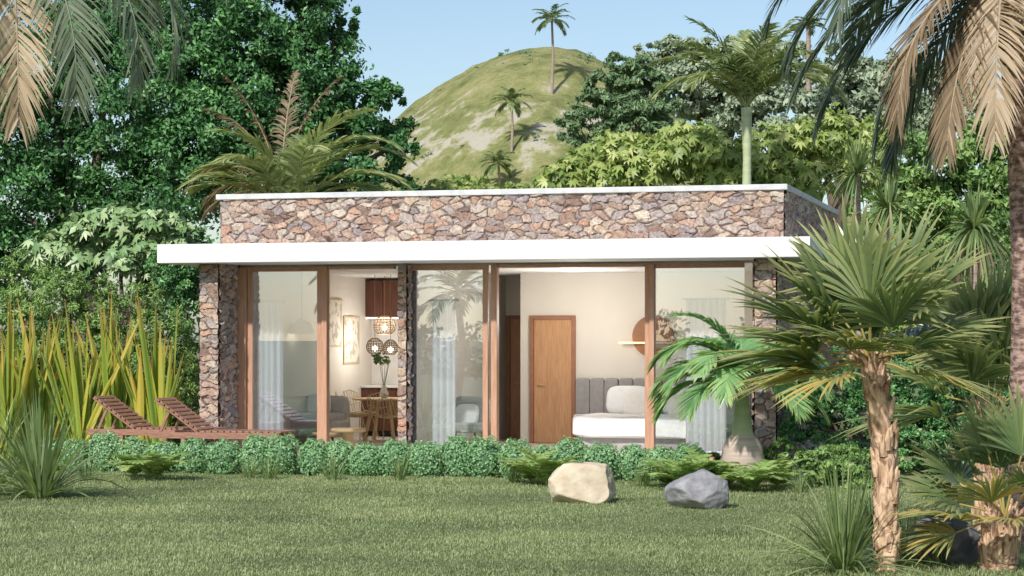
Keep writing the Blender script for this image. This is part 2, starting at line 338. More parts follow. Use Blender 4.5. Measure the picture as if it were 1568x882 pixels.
# ---------------------------------------------------------------- ground & hill
def hillH(x,y):
    x=np.asarray(x,float);y=np.asarray(y,float)
    hx=X(829,300); rr=np.sqrt(((x-hx)/28.5)**2+((y-305)/58)**2)
    h=42.0*np.exp(-rr**2.35)
    h+=7*np.exp(-(((x+22)/14)**2+((y-300)/40)**2))
    h+=16*np.exp(-(((x-48)/24)**2+((y-250)/60)**2))
    return h
def gmat():
    m,nt,o=newmat('ground_grass'); N=nt.nodes.new;L=nt.links.new
    b=N('ShaderNodeBsdfPrincipled'); b.inputs['Roughness'].default_value=.95; b.inputs['Specular IOR Level'].default_value=.1
    tc=N('ShaderNodeTexCoord');n1=N('ShaderNodeTexNoise');n1.inputs['Scale'].default_value=.6;n1.inputs['Detail'].default_value=8
    L(tc.outputs['Object'],n1.inputs['Vector']); r=ramp(nt,[(.35,(.09,.11,.05)),(.65,(.24,.27,.13))]);L(n1.outputs[0],r.inputs[0]);L(r.outputs[0],b.inputs[0]);L(b.outputs[0],o.inputs[0]);return m
def hmat():
    m,nt,o=newmat('hill_grass'); N=nt.nodes.new;L=nt.links.new
    b=N('ShaderNodeBsdfPrincipled'); b.inputs['Roughness'].default_value=.95; b.inputs['Specular IOR Level'].default_value=.1
    tc=N('ShaderNodeTexCoord')
    n1=N('ShaderNodeTexNoise');n1.inputs['Scale'].default_value=.22;n1.inputs['Detail'].default_value=12;n1.inputs['Roughness'].default_value=.75
    L(tc.outputs['Object'],n1.inputs['Vector'])
    r=ramp(nt,[(.34,(.17,.20,.08)),(.45,(.29,.31,.12)),(.55,(.40,.39,.17)),(.66,(.50,.47,.27))]);L(n1.outputs[0],r.inputs[0])
    n2=N('ShaderNodeTexNoise');n2.inputs['Scale'].default_value=.22;n2.inputs['Detail'].default_value=12;n2.inputs['Roughness'].default_value=.7
    L(tc.outputs['Object'],n2.inputs['Vector'])
    sx=N('ShaderNodeSeparateXYZ');L(tc.outputs['Object'],sx.inputs[0])
    mr=ramp(nt,[(0,(0,0,0)),(.5,(.03,.03,.03)),(.62,(.15,.15,.15)),(.74,(.15,.15,.15)),(.82,(0,0,0))])
    dv=N('ShaderNodeMath');dv.operation='DIVIDE';dv.inputs[1].default_value=44;L(sx.outputs[2],dv.inputs[0]);L(dv.outputs[0],mr.inputs[0])
    ad=N('ShaderNodeMath');ad.operation='ADD';L(n2.outputs[0],ad.inputs[0]);L(mr.outputs[0],ad.inputs[1])
    rr=ramp(nt,[(.63,(0,0,0)),(.70,(.85,.85,.85))]);L(ad.outputs[0],rr.inputs[0])
    mx=N('ShaderNodeMix');mx.data_type='RGBA';L(rr.outputs[0],mx.inputs[0]);L(r.outputs[0],mx.inputs[6]);mx.inputs[7].default_value=(.62,.58,.48,1)
    L(mx.outputs[2],b.inputs[0])
    bp=N('ShaderNodeBump');bp.inputs['Strength'].default_value=.9;bp.inputs['Distance'].default_value=2.0;L(n1.outputs[0],bp.inputs['Height']);L(bp.outputs[0],b.inputs['Normal'])
    L(b.outputs[0],o.inputs[0]);return m
b=B(); b.add([[-3000,-2500,0],[3000,-2500,0],[3000,4000,0],[-3000,4000,0]],[[0,1,2,3]]); 
g=b.build('ground',[gmat()])
nx,ny=200,200
xs=np.linspace(-110,150,nx);ys=np.linspace(130,480,ny);XX,YY=np.meshgrid(xs,ys)
ZZ=hillH(XX,YY)
nz=np.array([noise.fractal(Vector((x*.07,y*.07,0)),.9,2,6) for x,y in zip(XX.ravel(),YY.ravel())]).reshape(XX.shape)
ZZ=ZZ+nz*1.5*np.clip(ZZ/20,0,1)-1.0
peak=((ZZ-CZ)/YY).max(); target=(HY-72)/F
HS=target/peak; ZZ=ZZ*HS
idx=np.arange(nx*ny).reshape(ny,nx)
b=B();b.add(np.stack([XX,YY,ZZ],-1).reshape(-1,3),np.stack([idx[:-1,:-1],idx[:-1,1:],idx[1:,1:],idx[1:,:-1]],-1).reshape(-1,4),0,None,True)
b.build('hill',[hmat()])
def hz(x,y):
    i=int(np.clip((x+110)/260*(nx-1),0,nx-1));j=int(np.clip((y-130)/350*(ny-1),0,ny-1));return ZZ[j,i]
r2=np.random.default_rng(12);E=[]
for i in range(190):
    x=r2.uniform(-20,26);y=r2.uniform(235,295);z=hz(x,y)
    if r2.random()<.35+.5*(z<30): 
        q=r2.uniform(.3,.9)*(1.5 if z<18 else 1);E.append((x,y,z+q*.3,q*1.3,q*1.3,q*.8))
b=B();leafcloud(b,E,16000,.32,0,seed=8,nclump=8,clumpr=.5);b.build('hill_shrubs',[M_CONI])
# lawn blades
n=330000
d=rng.uniform(16.3**.5,31**.5,n)**2; hw=d*.262
x=rng.uniform(-1,1,n)*hw; y=d
# density, length and tone follow fractal noise patches
gx=np.linspace(-9,9,90);gy=np.linspace(15,32,90)
G=np.array([[noise.fractal(Vector((a*.55,c*.75,3.3)),.9,2,5) for a in gx] for c in gy]);G=(G-G.mean())/G.std()
patch=G[np.clip(((y-15)/17*89).astype(int),0,89),np.clip(((x+9)/18*89).astype(int),0,89)]
keep=(y<29.45-.268*x)&(rng.random(n)<1+.16*patch)
x=x[keep];y=y[keep];patch=patch[keep];n=len(x)
az=rng.uniform(0,2*np.pi,n);le=rng.uniform(.1,.9,n)
D=np.stack([np.cos(az)*np.sin(le),np.sin(az)*np.sin(le),np.cos(le)],1)
S=np.stack([-np.sin(az),np.cos(az),np.zeros(n)],1)
b=B(); strips(b,np.stack([x,y,np.zeros(n)],1),D,S,rng.uniform(.022,.055,n)*(1+.15*patch),.010,.25,2,np.clip(.47+patch*.16+rng.normal(0,.2,n),0,1),0)
b.build('lawn_grass',[M_GRASS])
# ---------------------------------------------------------------- house
TH=R(15);c_,s_=math.cos(TH),math.sin(TH);D0=32.3
HM=Matrix.Translation((0,D0,0))@Matrix.Rotation(-TH,4,'Z')
def U(px,v=0.):
    k=(px-CX)/F; return (k*(D0+v*c_)-v*s_)/(c_+k*s_)
def HZ(py,u,v): return CZ-(py-HY)/F*(D0-u*s_+v*c_)
house=bpy.data.objects.new('stone_house',None); scene.collection.objects.link(house); house.matrix_world=HM
FZ=.15; CE=3.02
uL=-4.69;uR=4.08;VB=6.6;W=.3
def part(name,mat,*boxes,bevel=0):
    b=B()
    for x in boxes: box(b,*x)
    return b.build(name,[mat] if not isinstance(mat,list) else mat,parent=house,bevel=bevel)
def stone_face(b,o,ud,nd,w,z0,z1,seed,step=.0145):
    # rubble facing: irregular stones modelled as a relief
    r=np.random.default_rng(seed);h=z1-z0;ax,az_=.19,.098
    nu=int(w/ax)+3;nz_=int(h/az_)+3
    gu,gz=np.meshgrid(np.arange(-1,nu),np.arange(-1,nz_),indexing='ij')
    su=((gu+.5*(gz%2))*ax+r.uniform(-.5,.5,gu.shape)*ax).ravel();sz=(gz*az_+r.uniform(-.5,.5,gu.shape)*az_).ravel()
    col=r.random(len(su));hh=r.uniform(.3,1,len(su));tu=r.normal(0,.16,len(su));tz=r.normal(0,.2,len(su));off=r.uniform(0,.38,len(su))
    n1=max(2,int(w/step)+1);n2=max(2,int(h/step)+1)
    uu,zz=np.meshgrid(np.linspace(0,w,n1),np.linspace(0,h,n2),indexing='ij');P=np.stack([uu.ravel(),zz.ravel()],1)
    wob=.015*np.stack([np.sin(P[:,1]*31+seed)+np.sin(P[:,0]*23+P[:,1]*17),np.sin(P[:,0]*29)+np.sin(P[:,1]*37-P[:,0]*11)],1)*np.array([1,.55])
    Q=P+wob;sc=np.array([1/ax,1/az_]);d1=np.zeros(len(P));d2=d1.copy();i1=np.zeros(len(P),int)
    for a in range(0,len(P),4000):
        q=Q[a:a+4000];near=(su>q[:,0].min()-.5)&(su<q[:,0].max()+.5);ii=np.where(near)[0]
        D=np.hypot((q[:,0:1]-su[ii])*sc[0],(q[:,1:2]-sz[ii])*sc[1])+off[ii]
        k=np.argpartition(D,1,axis=1)[:,:2];dd=np.take_along_axis(D,k,1);sw=dd[:,0]>dd[:,1]
        k[sw]=k[sw][:,::-1];dd[sw]=dd[sw][:,::-1]
        d1[a:a+4000]=dd[:,0];d2[a:a+4000]=dd[:,1];i1[a:a+4000]=ii[k[:,0]]
    e=np.clip((d2-d1)/.28,0,1);e=e*e*(3-2*e)
    H=.004+.036*e**.7*hh[i1]+e*(tu[i1]*(Q[:,0]-su[i1])+tz[i1]*(Q[:,1]-sz[i1]))*1.2+r.normal(0,.0016,len(P))
    H=np.clip(H,.003,.06)
    V=np.array(o)+P[:,0:1]*np.array(ud)+P[:,1:2]*np.array([0,0,1.])+H[:,None]*np.array(nd);V[:,2]+=z0
    idx=np.arange(n1*n2).reshape(n1,n2)
    Fc=np.stack([idx[:-1,:-1],idx[1:,:-1],idx[1:,1:],idx[:-1,1:]],-1).reshape(-1,4)
    b.add(V,Fc,0,np.stack([col[i1],np.clip((d2-d1)/.10,0,1),e],1),False)
part('floor_slab',FLOOR,(uL-.3,uR+.3,-2.35,VB+.2,-.1,FZ))
part('left_wall',MORTAR,(uL,uL+W,-.8,VB,FZ,3.05)); part('right_wall',MORTAR,(uR-W,uR,-.8,VB,FZ,3.05))
part('left_wall_lining',WALL,(uL+W+.002,uL+W+.03,.06,6.3,FZ+.001,CE)); part('right_wall_lining',WALL,(uR-W-.03,uR-W-.002,.06,4.1,FZ+.001,CE))
part('back_wall',WALL,(uL+W,uR-W,VB-.3,VB,FZ,CE))
uP=U(610,-.25)
part('centre_pillar',MORTAR,(uP,uP+.13,-.25,.25,FZ,CE)); 
part('partition_wall',WALL,(uP+.0,uP+.12,.252,6.3,FZ+.001,CE))
ub=U(797,4.1)
part('bedroom_wall',WALL,(ub,uR-W-.03,4.1,4.22,FZ+.001,CE)); 
part('corridor_wall',WALL,(uP+.12,ub+1.5,5.5,5.6,FZ+.001,CE))
part('ceiling',CEIL,(uL+W,uR-W,.06,VB-.3,CE+.001,3.05))
part('roof_slab',WHITE,(uL+W,uR-W,.3,VB-.3,3.052,3.33))
part('canopy',WHITE,(uL-.53,uR+.53,-1.2,-.002,3.052,3.335),(uL-.53,uL-.002,0.0,VB,3.052,3.335),(uR+.002,uR+.53,.0,VB,3.052,3.335),bevel=.008)
PT=4.07
part('parapet',MORTAR,(uL,uR,0,W,3.053,PT),(uL,uL+W,W+.002,VB-W-.002,3.053,PT),(uR-W,uR,W+.002,VB-W-.002,3.053,PT),(uL,uR,VB-W,VB,3.053,PT))
b=B()
stone_face(b,(uL,0,0),(1,0,0),(0,-1,0),uR-uL,3.336,PT,1)
stone_face(b,(uR,0,0),(0,1,0),(1,0,0),VB,3.336,PT,2,.022)
stone_face(b,(uL,-.8,0),(1,0,0),(0,-1,0),W,FZ,3.05,3); stone_face(b,(uL+W,-.8,0),(0,1,0),(1,0,0),.7,FZ,3.05,4)
stone_face(b,(uR-W,-.8,0),(1,0,0),(0,-1,0),W,FZ,3.05,5); stone_face(b,(uR,-.8,0),(0,1,0),(1,0,0),VB+.8,FZ,3.05,6,.022)
stone_face(b,(uR-W,0,0),(0,-1,0),(-1,0,0),.8,FZ,3.05,9);stone_face(b,(uL,VB,0),(0,-1,0),(-1,0,0),VB+.8,FZ,3.05,10,.03)
stone_face(b,(uP,-.25,0),(1,0,0),(0,-1,0),.13,FZ,CE,7); stone_face(b,(uP+.13,-.25,0),(0,1,0),(1,0,0),.19,FZ,CE,8)
b.build('stone_facing',[STONE],parent=house)
part('parapet_cap',CAP,(uL-.06,uR+.06,-.06,W+.03,PT+.001,PT+.085),(uL-.06,uL+W+.03,W+.032,VB-W,PT+.001,PT+.083),(uR-W-.03,uR+.06,W+.032,VB-W,PT+.001,PT+.083),(uL-.06,uR+.06,VB-W+.002,VB+.06,PT+.001,PT+.085),bevel=.01)
def fu(px): return U(px,0)
fr=[]
def post(p0,p1,v0=-.05,v1=.05): fr.append((fu(p0),fu(p1),v0,v1,FZ,CE-.001))
uiL=uL+W+.002
fr.append((uiL,fu(379),-.09,.05,FZ,CE-.001)); fr.append((fu(380.5),fu(388),-.04,.03,FZ,CE-.001))
post(487,494,-.05,.0);post(495,503,-.09,.05)
post(617.5,627); post(740,748,-.04,.03);post(754,763,-.09,.05)
post(988,995,-.04,.03);post(996,1003,-.09,.05)
for a,c in ((388.2,486.8),(627.2,739.8),(1003.2,1140)):
    fr.append((fu(a),fu(c),-.03,.03,FZ,FZ+.07)); fr.append((fu(a),fu(c),-.03,.03,CE-.07,CE-.002))
for a,c in ((503.5,605),(763.5,987)):
    fr.append((fu(a),fu(c),-.05,.05,CE-.045,CE-.002)); fr.append((fu(a),fu(c),-.05,.05,FZ,FZ+.012))
fr.append((uR-W-.15,uR-W-.06,-.05,.05,FZ,CE-.001))
part('window_frames',FRAME,*fr,bevel=.004)
part('glass_panes',GLASS,(fu(388.4),fu(486.6),-.004,.004,FZ+.071,CE-.071),(fu(627.4),fu(739.6),-.004,.004,FZ+.071,CE-.071),(fu(1003.4),fu(1140),-.004,.004,FZ+.071,CE-.071))
def doorp(name,u0,u1,v,z1,mat):
    b=B(); f=.07
    box(b,u0,u0+f,v-.06,v-.001,FZ,z1,1);box(b,u1-f,u1,v-.06,v-.001,FZ,z1,1);box(b,u0+f+.001,u1-f-.001,v-.06,v-.001,z1-f,z1,1)
    box(b,u0+f+.004,u1-f-.004,v-.035,v-.002,FZ+.01,z1-f-.004,0)
    box(b,u0+f+.08,u0+f+.10,v-.09,v-.036,FZ+.98,FZ+1.0,2); box(b,u0+f+.08,u0+f+.2,v-.09,v-.075,FZ+.98,FZ+1.0,2)
    b.build(name,[mat,pmat('door_frame',(.38,.18,.11),(.30,.14,.08),rough=.4),METAL],parent=house,bevel=.004)
zt=HZ(483,U(847,4.1),4.1)
doorp('bedroom_door',U(812,4.1),U(882,4.1),4.1,zt,DOOR)
doorp('corridor_door',uP+.14,U(797,5.5)+.25,5.5,HZ(483,-1,5.5),pmat('dark_door',(.55,.30,.17),(.44,.22,.13),rough=.4,stretch=(5,5,.5)))
# ---- interior furniture
def curtain(name,u0,u1,v):
    nn=int((u1-u0)/.012)+2;u=np.linspace(u0,u1,nn);vv=v+.035*np.sin((u-u0)*2*np.pi/.10)+.012*np.sin(u*41)
    V=[];zs=np.linspace(FZ+.02,2.48,8)
    for i,z in enumerate(zs):
        k=1-.15*(i/7.)
        V.append(np.stack([u,v+(vv-v)*k,np.full(nn,z)],1))
    V=np.vstack(V);Fc=[[i*nn+j,i*nn+j+1,(i+1)*nn+j+1,(i+1)*nn+j] for i in range(7) for j in range(nn-1)]
    b=B();b.add(V,Fc,0,None,True)
    box(b,u0-.05,u1+.05,v-.02,v+.02,2.485,2.51,1)
    b.build(name,[CURT,CEIL],HM)
curtain('curtain',U(394,.12),U(433,.12),.12);curtain('curtain',U(662,.12),U(698,.12),.12);curtain('curtain',U(1050,.12),U(1112,.12),.12)
def picture(name,v0,v1,z0,z1):
    b=B();u=uL+W+.031
    box(b,u,u+.02,v0,v1,z0,z1,0);box(b,u+.0205,u+.022,v0+.03,v1-.03,z0+.03,z1-.03,1)
    b.build(name,[METAL,PAPER],HM)
def vAt(px,u):
    k=(px-CX)/F
    return (k*(D0-u*s_)-u*c_)/(s_-k*c_)
uw=uL+W+.03
picture('wall_picture',vAt(499,uw),vAt(522,uw),HZ(531,uw,4.4),HZ(457,uw,4.4))
picture('wall_picture',vAt(525,uw),vAt(549,uw),HZ(557,uw,5.2),HZ(484,uw,5.2))
b=B();k0=uL+W+.035;k1=uP-.01
for i in range(8):
    a=k0+(k1-k0)*i/8;c=k0+(k1-k0)*(i+1)/8-.006
    box(b,a,c,5.95,6.297,HZ(485,-3.5,6),CE-.05,0); box(b,a,c,5.72,6.297,FZ+.1,FZ+.88,0)
box(b,k0,k1,5.68,6.297,FZ+.882,FZ+.93,1); box(b,k0,k1,6.28,6.2985,FZ+.932,HZ(486,-3.5,6),1)
box(b,k0,k1,6.0,6.03,HZ(486,-3.5,6)-.02,HZ(486,-3.5,6)-.004,2)
b.build('kitchen_units',[DARKWOOD,COUNTER,emis('cabinet_light',(1,.9,.75),5)],HM,bevel=.003)
def pendant(name,px,py,v,r,h,mat,dome=False):
    u=U(px,v);z=HZ(py,u,v);b=B()
    if dome: lathe(b,(u,v,z),[(r,-h*.5),(r*.98,-h*.3),(r*.8,.1*h),(r*.45,h*.4),(.03,h*.5),(.012,h*.55),(.012,CE-z)],24,0)
    else:
        pr=[(r*.55,-h*.5),(r*.92,-h*.3),(r,-.05*h),(r*.8,h*.25),(r*.35,h*.45)]
        for k in range(18):
            a=k/18*2*np.pi;tube(b,[(u+q*math.cos(a),v+q*math.sin(a),z+y) for q,y in pr],.006,4,0,cap=False)
        for q,y in pr+[(r*.97,-.18*h),(r*.92,.1*h)]:
            th=np.linspace(0,2*np.pi,19);tube(b,[(u+q*math.cos(t),v+q*math.sin(t),z+y) for t in th],.007,4,0,cap=False)
        tube(b,[(u,v,z+h*.45),(u,v,CE)],.006,5,0)
    superell(b,(u,v,z-.05),(.1,.1,.1),1,1,8)
    b.build(name,[mat,emis('bulb',(1,.85,.62),5)],HM)
    return u,v,z
lp=[pendant('wicker_pendant_lamp',589,497,4.9,.20,.34,WICK),pendant('wicker_pendant_lamp',574,529,4.3,.15,.28,WICK),pendant('wicker_pendant_lamp',598,531,4.1,.13,.26,WICK)]
lp2=pendant('dome_pendant_lamp',462,500,2.2,.21,.24,FABW,True)
def plight(u,v,z,p,r=.08,name='lamp_or_fill_light'):
    l=bpy.data.lights.new(name,'POINT');l.energy=p;l.color=(1,.95,.88);l.shadow_soft_size=r
    o=bpy.data.objects.new(name,l);scene.collection.objects.link(o);o.matrix_world=HM@Matrix.Translation((u,v,z))
plight(lp[0][0],lp[0][1],lp[0][2]-.25,44);plight(lp2[0],lp2[1],lp2[2]-.04,9,.05)
b=B();uc=.35;vc=2.5;lathe(b,(uc,vc,CE-.03),[(.02,0),(.2,0.0),(.22,.012),(.22,.029)],24,0);b.build('added_ceiling_light',[emis('added_light_disc',(1,.94,.85),1.5)],HM)  # added glowing disc, no known fixture, brightens the bedroom
plight(uc,vc,CE-.75,64,.2)  # added fill light for bedroom and corridor, belongs to no real lamp
def dtable(name,u,v):
    b=B();lathe(b,(u,v,FZ+.71),[(0.001,.03),(.55,.03),(.56,.015),(.55,0),(.001,0)],32,0)
    for a in (45,135,225,315):
        beam(b,(u+.38*math.cos(R(a)),v+.38*math.sin(R(a)),FZ),(u+.2*math.cos(R(a)),v+.2*math.sin(R(a)),FZ+.71),.05,.05,0)
    b.build(name,[PALEWOOD],HM,bevel=.004)
def wirechair(name,u,v,rot):
    b=B()
    def tr(x,y,z):
        a=R(rot);return (u+x*math.cos(a)-y*math.sin(a),v+x*math.sin(a)+y*math.cos(a),FZ+z)
    nW=9
    for i in range(nW):
        x=-.24+.48*i/(nW-1);cu=.05*abs(x/.24)**2
        tube(b,[tr(x*.8,.24,.45+cu),tr(x,.0,.42+cu),tr(x,-.2,.45+cu),tr(x*1.02,-.27,.62+cu*.3),tr(x*.9,-.33,.86-.25*abs(x))],.006,5,0,cap=False)
    for z,y,k in ((.45,.22,.8),(.43,.05,1),(.44,-.15,1),(.6,-.265,1),(.72,-.29,1)):
        tube(b,[tr(-.24*k,y,z+.05),tr(0,y,z),tr(.24*k,y,z+.05)],.006,5,0,cap=False)
    tube(b,[tr(-.2,-.33,.80),tr(-.1,-.335,.84),tr(0,-.335,.86),tr(.1,-.335,.84),tr(.2,-.33,.80)],.009,6,0)
    for sx in (-1,1):
        for sy in (-1,1): tube(b,[tr(sx*.14,sy*.12,.43),tr(sx*.22,sy*.22,0)],.009,6,0)
    b.build(name,[METAL],HM)
ut=U(588,4.2);dtable('dining_table',ut,4.2)
wirechair('wire_chair',U(541,3.6),3.7,-70);wirechair('wire_chair',U(590,3.2),3.35,-10);wirechair('wire_chair',U(553,4.7),4.7,-120)
uc=U(533,1.3);b=B();lathe(b,(uc,1.3,FZ),[(.001,.34),(.26,.34),(.28,.32),(.28,.29),(.26,.28),(.1,.27),(.08,.2),(.1,.05),(.16,0)],32,0)
lathe(b,(uc-.3,1.05,FZ),[(.001,.28),(.2,.28),(.21,.26),(.2,.24),(.07,.2),(.06,.1),(.12,0)],32,0)
b.build('coffee_table',[PALEWOOD],HM)
b=B();lathe(b,(ut,4.2,FZ+.74),[(.001,0),(.05,0),(.08,.08),(.05,.16),(.035,.2),(.045,.22)],16,1);leafcloud(b,[(ut-.05,4.2,FZ+1.42,.16,.16,.10)],260,.07,0,seed=5)
for i in range(6): tube(b,[(ut,4.2,FZ+.9),(ut+rng.normal(0,.08),4.2+rng.normal(0,.08),FZ+1.4)],.005,5,0)
b.build('vase_with_branches',[M_MID,FABW],HM)
b=B();su=U(483,2.6);
superell(b,(su,2.6,FZ+.28),(1.0,.9,.3),.25,0);superell(b,(su-.05,2.98,FZ+.5),(1.0,.25,.62),.3,0);superell(b,(su-.48,2.6,FZ+.4),(.2,.95,.5),.3,0);superell(b,(su+.05,2.55,FZ+.46),(.8,.75,.16),.35,0)
superell(b,(su+.0,2.8,FZ+.66),(.4,.14,.38),.5,1)
for a in (-.45,.45):
    for c in (-.35,.35): tube(b,[(su+a,2.6+c,FZ),(su+a*.9,2.6+c*.9,FZ+.16)],.02,6,2)
b.build('sofa',[FABS,FABW,DARKWOOD],HM)
b=B();su=U(712,1.6);superell(b,(su,1.6,FZ+.36),(.6,.6,.16),.4,0);superell(b,(su+.05,1.86,FZ+.6),(.6,.16,.5),.4,0);superell(b,(su,1.72,FZ+.55),(.38,.14,.36),.5,1,rot=Matrix.Rotation(R(-20),4,'X'))
for a in (-.22,.22):
    for c in (-.22,.22): tube(b,[(su+a*1.1,1.6+c*1.1,FZ),(su+a,1.6+c,FZ+.3)],.018,6,2)
b.build('armchair',[FABS,FABW,DARKWOOD],HM)
# bed
b=B()
hu0=U(882,4.05);hu1=uR-W-.05
for i in range(15):
    a=hu0+(hu1-hu0)*i/15;c=hu0+(hu1-hu0)*(i+1)/15
    superell(b,((a+c)/2,4.04,FZ+.56),((c-a)*.985,.11,1.1),.22,1,12)
bx0=U(888,2.2);bx1=bx0+1.9;bc=(bx0+bx1)/2
box(b,bx0+.08,bx1-.08,1.98,3.95,FZ+.0,FZ+.22,1)
superell(b,(bc,2.98,FZ+.32),(1.9,2.05,.26),.15,0,24)
def wr(P):
    P=P.copy();P[:,2]+=np.sin(P[:,0]*9+P[:,1]*4)*.012+np.sin(P[:,1]*13-P[:,0]*5)*.012;P[:,1]+=np.sin(P[:,0]*19)*.016*(P[:,2]<.08);return P
superell(b,(bc,2.62,FZ+.37),(2.02,1.6,.30),.13,0,60,squash=wr)
superell(b,(bc,2.35,FZ+.47),(2.07,.66,.17),.2,2,40,squash=wr)
for dx in (-.48,.44):
    superell(b,(bc+dx,3.72,FZ+.74),(.74,.2,.50),.5,0,18,rot=Matrix.Rotation(R(-20),4,'X'))
    superell(b,(bc+dx*.8+.12,3.46,FZ+.67),(.50,.2,.42),.5,2,18,rot=Matrix.Rotation(R(-28),4,'X')@Matrix.Rotation(R(9 if dx<0 else -8),4,'Y'))
b.build('bed',[FABW,FABG,pmat('throw_fabric',(.72,.70,.67),(.64,.61,.58),rough=.9,scale=20,bump=.4),DARKWOOD],HM)
wu=U(1000,4.05);wz=HZ(515,wu,4.05)
b=B();th=np.arange(40)/40*2*np.pi;r0=.35
V=np.vstack([np.stack([wu+r0*np.cos(th),np.full(40,vv),wz+r0*np.sin(th)],1) for vv in (4.03,4.09)])
b.add(V,[list(range(40))],0);b.add(V,[[i,(i+1)%40,40+(i+1)%40,40+i] for i in range(40)],0)
l0=U(951,4.0);lz=HZ(525,wu,4);beam(b,(l0,3.995,lz),(l0+1.25,3.995,lz),.02,.03,2);beam(b,(l0-.03,3.955,lz),(l0+.42,3.955,lz),.03,.03,1)
b.build('wall_lamp',[pmat('terracotta_disc',(.36,.17,.09),(.28,.13,.07),rough=.5),emis('lamp_tube',(1,.62,.28),3.2),METAL],HM)
# ---------------------------------------------------------------- loungers
def lounger(name,u,v,sc=1.0):
    b=B();z=FZ+.36;w=.66
    for s in (-1,1):
        beam(b,(u+.0,v+s*w/2,z),(u+2.0,v+s*w/2,z),.04,.09,0)
        for q in (.25,1.75): beam(b,(u+q,v+s*w/2,FZ),(u+q,v+s*w/2,z-.04),.06,.06,0,up=(1,0,0))
        beam(b,(u+.76,v+s*(w/2-.05),z+.05),(u+.08,v+s*(w/2-.05),z+.52),.035,.06,0)
        beam(b,(u+.28,v+s*(w/2-.08),z+.35),(u+.12,v+s*(w/2-.08),z),.03,.04,0)
    for i in range(13):
        a=u+.78+i*.098;box(b,a,a+.078,v-w/2+.02,v+w/2-.02,z+.046,z+.07)
    for i in range(9):
        t0=i/9+.01;a=u+.74-.68*t0;zz=z+.09+.47*t0
        beam(b,(a,v-w/2,zz),(a,v+w/2,zz),.022,.062,0,up=(-.68,0,.47))
    b.build(name,[DECK],HM,bevel=.004)
lounger('sun_lounger',U(243,-1.9),-1.9);lounger('sun_lounger',U(147,-1.2),-1.15)
# ---------------------------------------------------------------- hedge
b=B();E=[]
px=78
while px<1075:
    v=-2.75+rng.normal(0,.05);u=U(px,v);h=rng.uniform(.43,.57);r=rng.uniform(.20,.27)
    p=HM@Vector((u,v,0));E.append((p.x,p.y,h*.46,r,r,h*.54)); 
    px+=r*2*.88*F/31
for i,e in enumerate(E):
    shell(b,e,2300,.036,0,seed=50+i)
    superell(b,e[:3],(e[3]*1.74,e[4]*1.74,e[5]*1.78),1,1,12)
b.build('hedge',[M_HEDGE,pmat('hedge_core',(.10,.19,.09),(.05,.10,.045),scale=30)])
# ---------------------------------------------------------------- rocks
def rock(name,px,wpx,hpx,d,mat,seed,top=.62,planes=()):
    r=np.random.default_rng(seed);s=d/F;n=60
    w=wpx*s;h=hpx*s;cx=X(px,d)
    u=np.linspace(-np.pi/2,np.pi/2,n);v=np.linspace(-np.pi,np.pi,2*n,endpoint=False);Uu,Vv=np.meshgrid(u,v,indexing='ij')
    P=np.stack([np.cos(Uu)*np.cos(Vv),np.cos(Uu)*np.sin(Vv),np.sin(Uu)],-1).reshape(-1,3)*1.15
    for nd,dd in planes:
        nd=nrm(np.array(nd,float));k=np.clip(P@nd-dd,0,None);P=P-k[:,None]*nd*.95
    for i in range(14):
        nd=nrm(r.normal(size=3));dd=r.uniform(.85,1.0);k=np.clip(P@nd-dd,0,None);P=P-k[:,None]*nd*.9
    for i in range(len(P)):
        P[i]*=1+.05*noise.fractal(Vector(P[i]*2.2+seed),1,2,6)+.010*noise.noise(Vector(P[i]*11))
    P=P/np.abs(P).max(0); P[:,2]=P[:,2]*h*.6+h*.40
    P=P*np.array([w/2,w*.38,1])+np.array([cx,d,0])
    m=2*n;b=B();b.add(P,[[i*m+j,i*m+(j+1)%m,(i+1)*m+(j+1)%m,(i+1)*m+j] for i in range(n-1) for j in range(m)],0,None,True);b.build(name,[mat])
def dG(py): return CZ*F/(py-HY)
rock('cream_boulder',891,108,72,dG(770),pmat('cream_rock',(.64,.56,.43),(.45,.36,.25),rough=.85,scale=5,bump=.7,bd=.04,detail=9),11,planes=[((0,0,1),.82),((-1,-.2,.9),.95),((1,-.2,.15),.8),((-1,0,-.1),.9),((.1,-1,.15),.7)])
rock('grey_boulder',1073,112,60,dG(778),pmat('grey_rock',(.34,.34,.36),(.18,.18,.195),rough=.85,scale=9,bump=.7,bd=.03,detail=10),23,planes=[((-.7,0,1),.9),((.8,0,1),.95),((1,0,0),.85)])
rock('dark_boulder',1440,130,85,18.2,pmat('dark_rock',(.18,.18,.20),(.09,.09,.10),rough=.8,scale=6,bump=.7,bd=.03,detail=10),31)
# ---------------------------------------------------------------- trees behind
tree('broadleaf_tree',[(300,30,120,100),(430,30,95,85),(395,150,110,100),(490,110,70,70),(480,210,80,80),(560,180,62,60),(575,260,65,60),(470,-30,50,45),(250,130,90,90),(340,240,100,90),(520,40,30,40),(600,140,25,30),(610,220,30,50)],45.5,105000,.125,M_DARK,3,420,.28,nclump=46,clumpr=.30)
tree('broadleaf_tree',[(60,60,120,110),(170,60,110,110),(30,200,110,100),(150,190,110,90),(250,250,90,80),(40,330,130,90),(150,340,110,80),(230,340,90,70),(-10,420,80,80)],49,85000,.135,M_DARK,4,130,.3,nclump=40,clumpr=.30)
tree('large_leaf_tree',[(130,350,35,28),(180,340,45,28),(235,350,45,28),(85,385,45,28),(205,390,60,28),(270,375,30,40),(120,400,40,25),(255,425,40,25)],38.5,3500,.19,M_BROAD,5,190,.1,nclump=14,clumpr=.35,aspect=.65,star=620)
